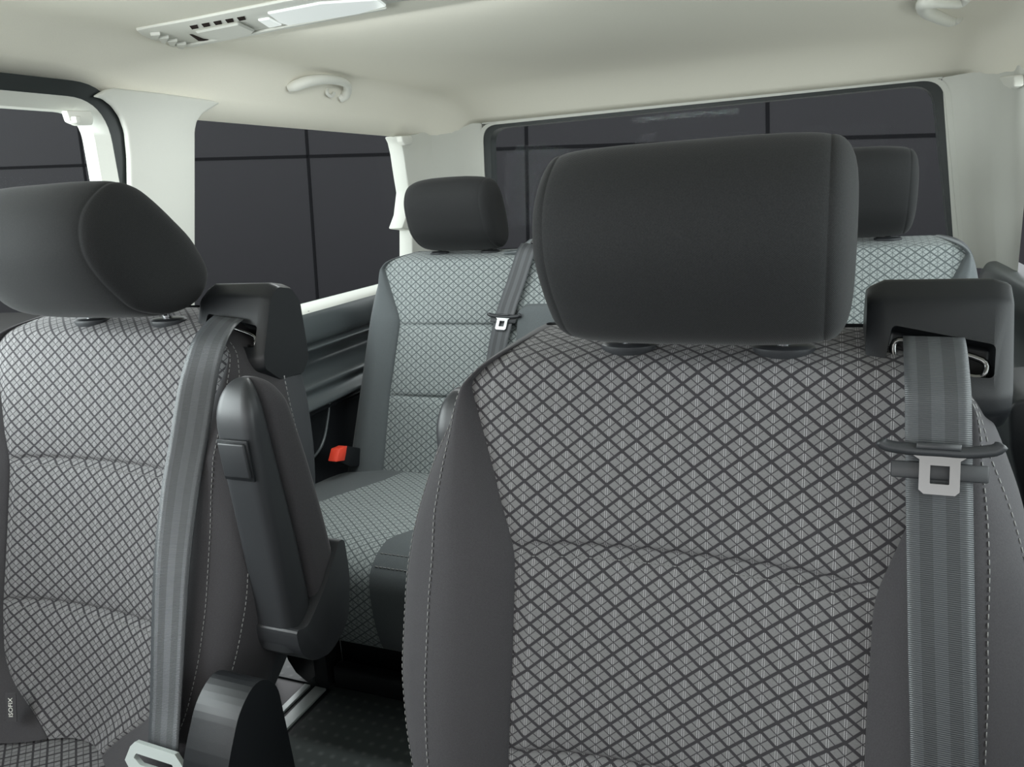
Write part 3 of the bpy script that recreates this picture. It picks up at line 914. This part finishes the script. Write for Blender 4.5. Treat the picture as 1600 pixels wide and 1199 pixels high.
def stopper(parent, c, up, across, s=1.0):
    up, across = Vector(up).normalized(), Vector(across).normalized()
    nn = across.cross(up).normalized()
    if nn.y > 0: nn = -nn
    P = lambda a, b, d=0.0: Vector(c) + across * a * s + up * b * s + nn * d * s
    link_bm('belt_stop', prism_bm([P(-0.033, -0.007, -0.001), P(0.033, -0.007, -0.001), P(0.033, 0.006, -0.001), P(-0.033, 0.006, -0.001)], nn * 0.005 * s, 0.0015, 2), M['dark'], parent, flat_angle=40)

# right seat belt
def w(seat, p): return Vector((p[0] + seat.location.x, p[1] + seat.location.y, p[2]))
rb = empty('seat_belt', (0.085, 0.60, 0.50))
tag(rb, 'black seat belt hanging over the right shoulder of the large foreground seat', 'seat belt')
pth = [(0.084, 0.718, 0.956), (0.083, 0.704, 0.957), (0.082, 0.678, 0.948), (0.082, 0.650, 0.925), (0.083, 0.638, 0.895), (0.085, 0.624, 0.85), (0.088, 0.608, 0.79), (0.091, 0.590, 0.73), (0.095, 0.570, 0.66), (0.099, 0.548, 0.58), (0.104, 0.520, 0.50), (0.108, 0.49, 0.43)]
pth = catmull([Vector(p) for p in pth], 5)
wpart('webbing', ribbon_bm(pth, 0.0455, [(1, 0.0, -0.02)] * len(pth)), M['belt'], rb)
upd = Vector((0, 0.30, 1)).normalized()
def on_path(z):
    return min(pth, key=lambda p: abs(p.z - z))
tb = empty('tongue_tmp'); bpy.data.objects.remove(tb)
def belt_bits(root_e, c, up, across, s=1.0, cs=None):
    a = len(root_e.children)
    tongue(root_e, c, up, across, s)
    if cs is not None: stopper(root_e, cs, up, across, s)
    for ch in root_e.children:
        if ch.name.split('.')[0] in ('tongue_grip', 'latch_plate', 'belt_stop'):
            ch.matrix_parent_inverse = Matrix.Translation(-Vector(root_e.location))
belt_bits(rb, on_path(0.888), upd, (1, 0, 0.0), 1.0, on_path(0.872))

# left seat belt: leaves its guide turned, then hangs down the seat front
lb = empty('seat_belt', (-0.72, 0.60, 0.45))
tag(lb, 'dark seat belt down the left seat front, ending in grey metal fitting', 'seat belt')
pl = [((-0.708, 0.765, 0.962), (1, 0, -0.1)), ((-0.706, 0.745, 0.955), (1, 0, -0.1)), ((-0.704, 0.722, 0.940), (0.98, 0.15, -0.1)), ((-0.704, 0.704, 0.915), (0.95, 0.3, 0.0)), ((-0.706, 0.690, 0.885), (0.9, 0.42, 0)),
      ((-0.706, 0.665, 0.83), (0.9, 0.42, 0)), ((-0.707, 0.640, 0.775), (0.93, 0.35, 0)), ((-0.708, 0.612, 0.70), (0.97, 0.25, 0)), ((-0.710, 0.590, 0.62), (0.99, 0.15, 0)), ((-0.708, 0.566, 0.54), (1, 0.05, 0)), ((-0.704, 0.550, 0.500), (1, 0, 0)), ((-0.703, 0.544, 0.481), (1, 0, 0))]
pp = catmull([Vector(a) for a, b in pl], 5); dd = catmull([Vector(b) for a, b in pl], 5)
wpart('webbing', ribbon_bm(pp, 0.0465, dd), M['belt'], lb)
# end fitting (plate with slot) near the bottom edge of the picture
e0 = Vector((-0.7025, 0.538, 0.478)); ux = Vector((1, 0, -0.03)).normalized(); uy = Vector((0, 0.25, 1)).normalized(); un = Vector((0, -1, 0.25)).normalized()
Q = lambda a, b, d=0.0: e0 + ux * a + uy * b + un * d
out = [(-0.044, -0.006), (-0.036, 0.012), (-0.029, 0.019), (0.032, 0.019), (0.044, 0.008), (0.036, -0.020), (0.018, -0.034), (-0.02, -0.034)]
inn = [(-0.030, 0.000), (-0.028, 0.004), (-0.026, 0.006), (0.028, 0.006), (0.030, 0.004), (0.028, -0.004), (0.020, -0.006), (-0.02, -0.006)]
wpart('end_fitting', ring_frame_bm([Q(a, b, 0.004) for a, b in out], [Q(a, b, 0.004) for a, b in inn], un * 0.006), M['sill'], lb, flat_angle=40, label='grey metal end fitting')
gr = bmesh.new()
for i in range(4):
    merge(gr, prism_bm([Q(-0.014, -0.012 - i * 0.0045, 0.010), Q(0.014, -0.012 - i * 0.0045, 0.010), Q(0.014, -0.014 - i * 0.0045, 0.010), Q(-0.014, -0.014 - i * 0.0045, 0.010)], un * 0.002))
wpart('grip_ribs', gr, M['dark'], lb, smooth=False)

# ------------------------------------------------------------------ rear bench
BY = 1.75
bench = empty('bench_seat', (-0.42, BY, 0.0))
tag(bench, 'rear bench seat in lattice fabric with light painted in, below the rear window', 'bench seat')
ox = 0.42
Lo = [(0.38, -1.165 + ox), (0.464, -1.150 + ox), (0.835, -1.110 + ox), (0.90, -1.096 + ox), (0.925, -1.080 + ox), (0.955, -1.045 + ox)]
Lp = [(0.38, -1.045 + ox), (0.60, -1.035 + ox), (0.787, -1.014 + ox), (0.925, -1.078 + ox), (0.955, -1.09 + ox)]
Ro = [(0.38, 0.34 + ox), (0.464, 0.325 + ox), (0.835, 0.285 + ox), (0.90, 0.272 + ox), (0.925, 0.262 + ox), (0.955, 0.225 + ox)]
Rp = [(0.38, 0.22 + ox), (0.60, 0.20 + ox), (0.787, 0.185 + ox), (0.925, 0.255 + ox), (0.955, 0.27 + ox)]
bb = Back(Lo, Lp, Rp, Ro, 0.948, 0.38, ztop=0.94, T=0.11, seams=(0.600, 0.775), bol=0.020, puff=0.008, conc=0.003, rtop=0.018)
bb.build(bench, (M['lattice_lit'], M['plain_lit'], M['shell']))
for hx in (-0.866, -0.42, 0.042):
    headrest(bench, (hx + ox, 0.050, 1.036), hw=0.117, gy=-0.005, post_x=0.072, postz=-0.10, zs=0.96, gz=0.008, tilt=-0.42)
# bench cushion
pr = catmull([Vector((0, a - BY, b)) for a, b in [(1.66, 0.39), (1.60, 0.415), (1.50, 0.428), (1.38, 0.436), (1.27, 0.444), (1.19, 0.440), (1.14, 0.418), (1.118, 0.38), (1.12, 0.30), (1.135, 0.235), (1.15, 0.22)]], 5)
def bench_cushion(fx0, fx1, name, mat, drop0=0.0, drop1=0.0, n=14):
    rows = []; uvs = []; v = 0.0
    for j, p in enumerate(pr):
        if j: v += (p - pr[j - 1]).length
        a, b = fx0(p.y + BY), fx1(p.y + BY); row = []; uv = []
        for i in range(n + 1):
            t = i / n; x = lerp(a, b, t)
            dz = -drop0 * (1 - t) ** 3 - drop1 * t ** 3
            g = 0.003 * math.exp(-((p.y + BY - 1.33) / 0.006) ** 2)
            row.append((x + ox, p.y + (abs(dz) * 0.6 if p.y + BY < 1.14 else 0), p.z + dz - g)); uv.append((x, v))
        rows.append(row); uvs.append(uv)
    return link_bm(name, grid_bm(rows, uvs=uvs), mat, bench)
ml = lambda y: interp([(1.1, -1.10), (1.3, -1.055), (1.5, -0.985), (1.66, -0.97)], y)
mr = lambda y: interp([(1.1, -0.795), (1.19, -0.79), (1.24, -0.755), (1.30, -0.66), (1.66, -0.60)], y)
bench_cushion(lambda y: -1.195, ml, 'cushion_bolster', M['plain_lit'], drop0=0.03)
bench_cushion(ml, mr, 'cushion_panel', M['lattice_lit'])
bench_cushion(mr, lambda y: -0.42, 'cushion_bolster', M['plain_lit'])
bench_cushion(lambda y: -0.42, lambda y: 0.30, 'cushion_panel', M['lattice_lit'], drop1=0.03)
# stitching across the plain front corner of the cushion
pz = [p for p in pr if 1.13 < p.y + BY < 1.2]
st = []
for q in (0.427, 0.412):
    pp2 = min(pr, key=lambda p: abs(p.z - q) + (10 if p.y + BY > 1.2 else 0))
    link_bm('cushion_stitching', stitches_bm([[(lerp(-0.785, -0.45, i / 20) + ox, pp2.y - 0.001, pp2.z) for i in range(21)]], 0.006, 0.003, 0.0009), M['thread'], bench)
# plain padded armrest folded up between left and middle seats
ap = [Vector(q) for q in [(-0.686, 0.45), (-0.578, 0.45), (-0.578, 0.815), (-0.60, 0.828), (-0.665, 0.828), (-0.686, 0.815)]]
ap = round_poly(ap, 0.012, 4)
rows = []
for d, k in ((0.03, 1.0), (0.0, 1.0), (-0.020, 0.97), (-0.026, 0.90)):
    row = []
    for p in ap:
        x = -0.632 + (p.x + 0.632) * k; z = 0.64 + (p.y - 0.64) * (1 - (1 - k) * 0.3)
        row.append((x + ox, bb.yf(z) + d, z))
    rows.append(row)
link_bm('armrest', grid_bm(rows, closed_u=True, cap_start=True, cap_end=True), M['plain_lit'], bench, flat_angle=60, label='plain dark grey pad')
# bench base and floor rail
link_bm('bench_base', box_bm((-1.03 + ox, 1.30 - BY, 0.0), (0.30 + ox, 1.60 - BY, 0.30), 0.015, 2), M['black'], bench, flat_angle=40)
link_bm('front_rail', box_bm((-1.03 + ox, 1.262 - BY, 0.0), (0.30 + ox, 1.30 - BY, 0.055), 0.010, 3), M['dark'], bench, flat_angle=40)
link_bm('base_leg', box_bm((-1.075 + ox, 1.255 - BY, 0.0), (-1.035 + ox, 1.32 - BY, 0.28), 0.008, 2), M['dark'], bench, flat_angle=40)
# belt guide on the top edge between left and middle seats
gp = [(-0.742, 0.948), (-0.705, 0.952), (-0.672, 0.976), (-0.590, 0.978), (-0.560, 0.96), (-0.560, 0.94), (-0.742, 0.94)]
g = link_bm('belt_guide', prism_bm([Vector((a + ox, 0.012, b)) for a, b in gp], (0, 0.06, 0), 0.004, 2), M['side'], bench, flat_angle=40)
link_bm('guide_loop', tube_bm(catmull([(-0.662 + ox, 0.008, 0.966), (-0.655 + ox, 0.002, 0.970), (-0.60 + ox, 0.002, 0.960)], 5), 0.0035, 8), M['steel'], g)
# belt
bb2 = empty('seat_belt', (-0.70, 1.70, 0.5))
tag(bb2, 'grey seat belt hanging on the rear bench beside its left headrest', 'seat belt')
pl = [((-0.664, 1.752, 0.966), (1, 0, -0.1)), ((-0.668, 1.735, 0.955), (1, 0, -0.1)), ((-0.673, 1.722, 0.935), (1, 0, -0.06)), ((-0.690, 1.706, 0.88), (1, 0, -0.1)), ((-0.709, 1.690, 0.825), (1, 0, -0.12)), ((-0.722, 1.672, 0.77), (1, 0, -0.1)), ((-0.735, 1.655, 0.70), (1, 0, -0.1)), ((-0.74, 1.62, 0.60), (1, 0, -0.1)), ((-0.74, 1.585, 0.47), (1, 0, -0.1))]
pp3 = catmull([Vector(a) for a, b in pl], 5); dd3 = catmull([Vector(b) for a, b in pl], 5)
wpart('webbing', ribbon_bm(pp3, 0.047, dd3), M['belt'], bb2)
c3 = min(pp3, key=lambda p: abs(p.z - 0.803))
belt_bits(bb2, c3, (0.22, 0.28, 1), (1, 0, -0.05), 1.0, min(pp3, key=lambda p: abs(p.z - 0.788)))
# red-buttoned buckle at the left end of the bench
bc = empty('seat_belt_buckle', at(545, 718, x=-1.10)); tag(bc, 'black belt buckle with red button at the left end of the rear bench', 'buckle')
wpart('buckle_body', prism_bm([at(px, py, x=-1.10) for px, py in [(531, 722), (541, 697), (575, 702), (580, 728), (548, 730)]], (-0.03, 0, 0), 0.004, 2), M['black'], bc, flat_angle=40)
wpart('release_button', prism_bm([at(px, py, x=-1.094) for px, py in [(526, 722), (531, 702), (543, 697), (539, 720)]], (-0.026, 0, 0), 0.002, 2), M['red'], bc, flat_angle=40, label='red release button')

# ------------------------------------------------------------------ grab handles
def grab_handle(path_pts, radii, base_a, base_b, label, hook=None):
    root = empty('grab_handle', path_pts[0]); tag(root, label, 'grab handle')
    pa = catmull([Vector(p) for p in path_pts], 6)
    m = len(radii)
    rr = []
    for i in range(len(pa)):
        q = i / (len(pa) - 1) * (m - 1); k = min(int(q), m - 2); rr.append(lerp(radii[k], radii[k + 1], q - k))
    wpart('grip', tube_bm(pa, rr, 16), M['white'], root)
    for b in (base_a, base_b):
        if b: wpart('mount', box_bm([b[i] - (0.016, 0.016, 0.022)[i] for i in range(3)], [b[i] + (0.016, 0.016, 0.022)[i] for i in range(3)], 0.008, 3), M['white'], root, flat_angle=40)
    if hook:
        h = tube_bm(catmull([Vector(p) for p in hook], 4), 0.0045, 10)
        wpart('coat_hook', h, M['white'], root)
    return root
def cove(px, py, off=0.0):
    """point of the headliner seen at a pixel, stepped off it by `off` metres towards the camera"""
    d = (at(px, py, D=1.0) - CAM)
    t = 0.3
    while t < 6:
        p = CAM + d * t
        if p.z > ceiling_z(max(XL, min(XR, p.x)), p.y) or p.x < XL or p.x > XR or p.y > YR: break
        t += 0.002
    return CAM + d * t - d.normalized() * off * 1.4
hl = [cove(450, 138, 0.004), cove(462, 134, 0.018), cove(482, 127, 0.028), cove(510, 124, 0.030), cove(535, 128, 0.028), cove(543, 136, 0.022), cove(540, 148, 0.014), cove(530, 155, 0.004)]
grab_handle(hl, [0.008, 0.0125, 0.0125, 0.011, 0.010, 0.011, 0.012, 0.009], None, None,
            'pale grab handle on the left edge of the headliner above the side window', hook=[cove(511, 140, 0.0), cove(511, 146, 0.012), cove(518, 150, 0.016), cove(522, 145, 0.010)])
hr = [cove(1512, -6, 0.006), cove(1500, 4, 0.030), cove(1470, 3, 0.040), cove(1444, 4, 0.038), cove(1446, 16, 0.032), cove(1466, 26, 0.024), cove(1486, 32, 0.014), cove(1498, 28, 0.004)]
grab_handle(hr, [0.009, 0.010, 0.011, 0.012, 0.013, 0.013, 0.013, 0.010], None, None, 'pale grab handle at the top right of the headliner')

# coat hook on the right rear pillar
ch = link_bm('coat_hook', prism_bm([at(px, py, x=0.40) for px, py in [(1574, 119), (1600, 116), (1600, 134), (1592, 138), (1582, 132)]], (-0.02, 0.0, 0), 0.004, 3), M['white'], flat_angle=40)
tag(ch, 'small pale coat hook high on the right rear pillar', 'coat hook')
ch2 = link_bm('coat_hook', prism_bm([at(px, py, x=-1.19) for px, py in [(618, 213), (634, 213), (637, 220), (634, 227), (625, 228), (620, 222)]], (0.02, 0.0, 0), 0.004, 3), M['white'], flat_angle=40)
tag(ch2, 'small pale coat hook at the top rear corner of the left side window', 'coat hook')

# ------------------------------------------------------------------ ceiling console: air vents and lamp
con = empty('ceiling_console', (-0.8, 1.15, 1.395)); tag(con, 'long pale ceiling console with slotted air vents and a milky lamp lens', 'ceiling lamp')
Z0 = 1.395
Cz = lambda px, py, z=Z0: at(px, py, z=z)
base = [Cz(213, 48), Cz(222, 56), Cz(245, 66), Cz(275, 70), Cz(302, 69)] + [Cz(602, 7), Cz(690, -8), Cz(690, -42), Cz(460, 0), Cz(300, 32)]
wpart('console_body', prism_bm([Vector((p.x, p.y, 1.401)) for p in base], (0, 0, -0.006), 0.002, 2), M['white'], con, flat_angle=40)
def cslab(name, pts, mat, h=0.003, bev=0.0008, z=1.3955):
    return wpart(name, prism_bm([Vector((at(a, b, z=z).x, at(a, b, z=z).y, z)) for a, b in pts], (0, 0, -h), bev, 1), mat, con, smooth=False)
for i in range(5):
    a, b = 296 + i * 18.5, 40 - i * 3.3
    cslab('vent_slot', [(a, b), (a + 12, b - 2.2), (a + 14, b + 3), (a + 4, b + 5)], M['void'], 0.0012, 0)
for i in range(4):
    a, b = 234 + i * 13.5, 50 + i * 5.0
    cslab('vent_fin', [(a, b), (a + 16, b - 1), (a + 10, b + 9), (a + 3, b + 6)], M['white'], 0.006, 0.001)
cslab('vent_flap', [(304, 46), (372, 32), (398, 44), (392, 49), (345, 57), (322, 56)], M['white'], 0.006, 0.003)
cslab('vent_slot', [(296, 53), (300, 53), (318, 60), (326, 61), (322, 63), (310, 63)], M['void'], 0.0012, 0)
cslab('lamp_switch', [(403, 29), (420, 26), (440, 36), (420, 40)], M['lens'], 0.004, 0.001)
cslab('lamp_lens', [(418, 18), (500, 2), (590, -4), (603, 6), (560, 18), (450, 36), (436, 32)], M['lens'], 0.004, 0.001)
cslab('console_edge', [(260, 69), (302, 66), (450, 38), (604, 9), (604, 11.5), (450, 41), (302, 70)], M['white'], 0.004, 0.001)

# ------------------------------------------------------------------ dark rounded pad at the right edge, behind the right seat
rpd = empty('wheel_arch_pad', (0.38, 1.55, 0.3)); tag(rpd, 'black rounded pad at the right edge behind the foreground seat', 'pad')
pts = [at(px, py, y=1.30) for px, py in [(1576, 640), (1583, 630), (1600, 624), (1680, 620), (1700, 800), (1600, 800), (1578, 700)]]
wpart('pad', prism_bm(pts, (0, 0.2, 0), 0.02, 4), M['black'], rpd, flat_angle=50)
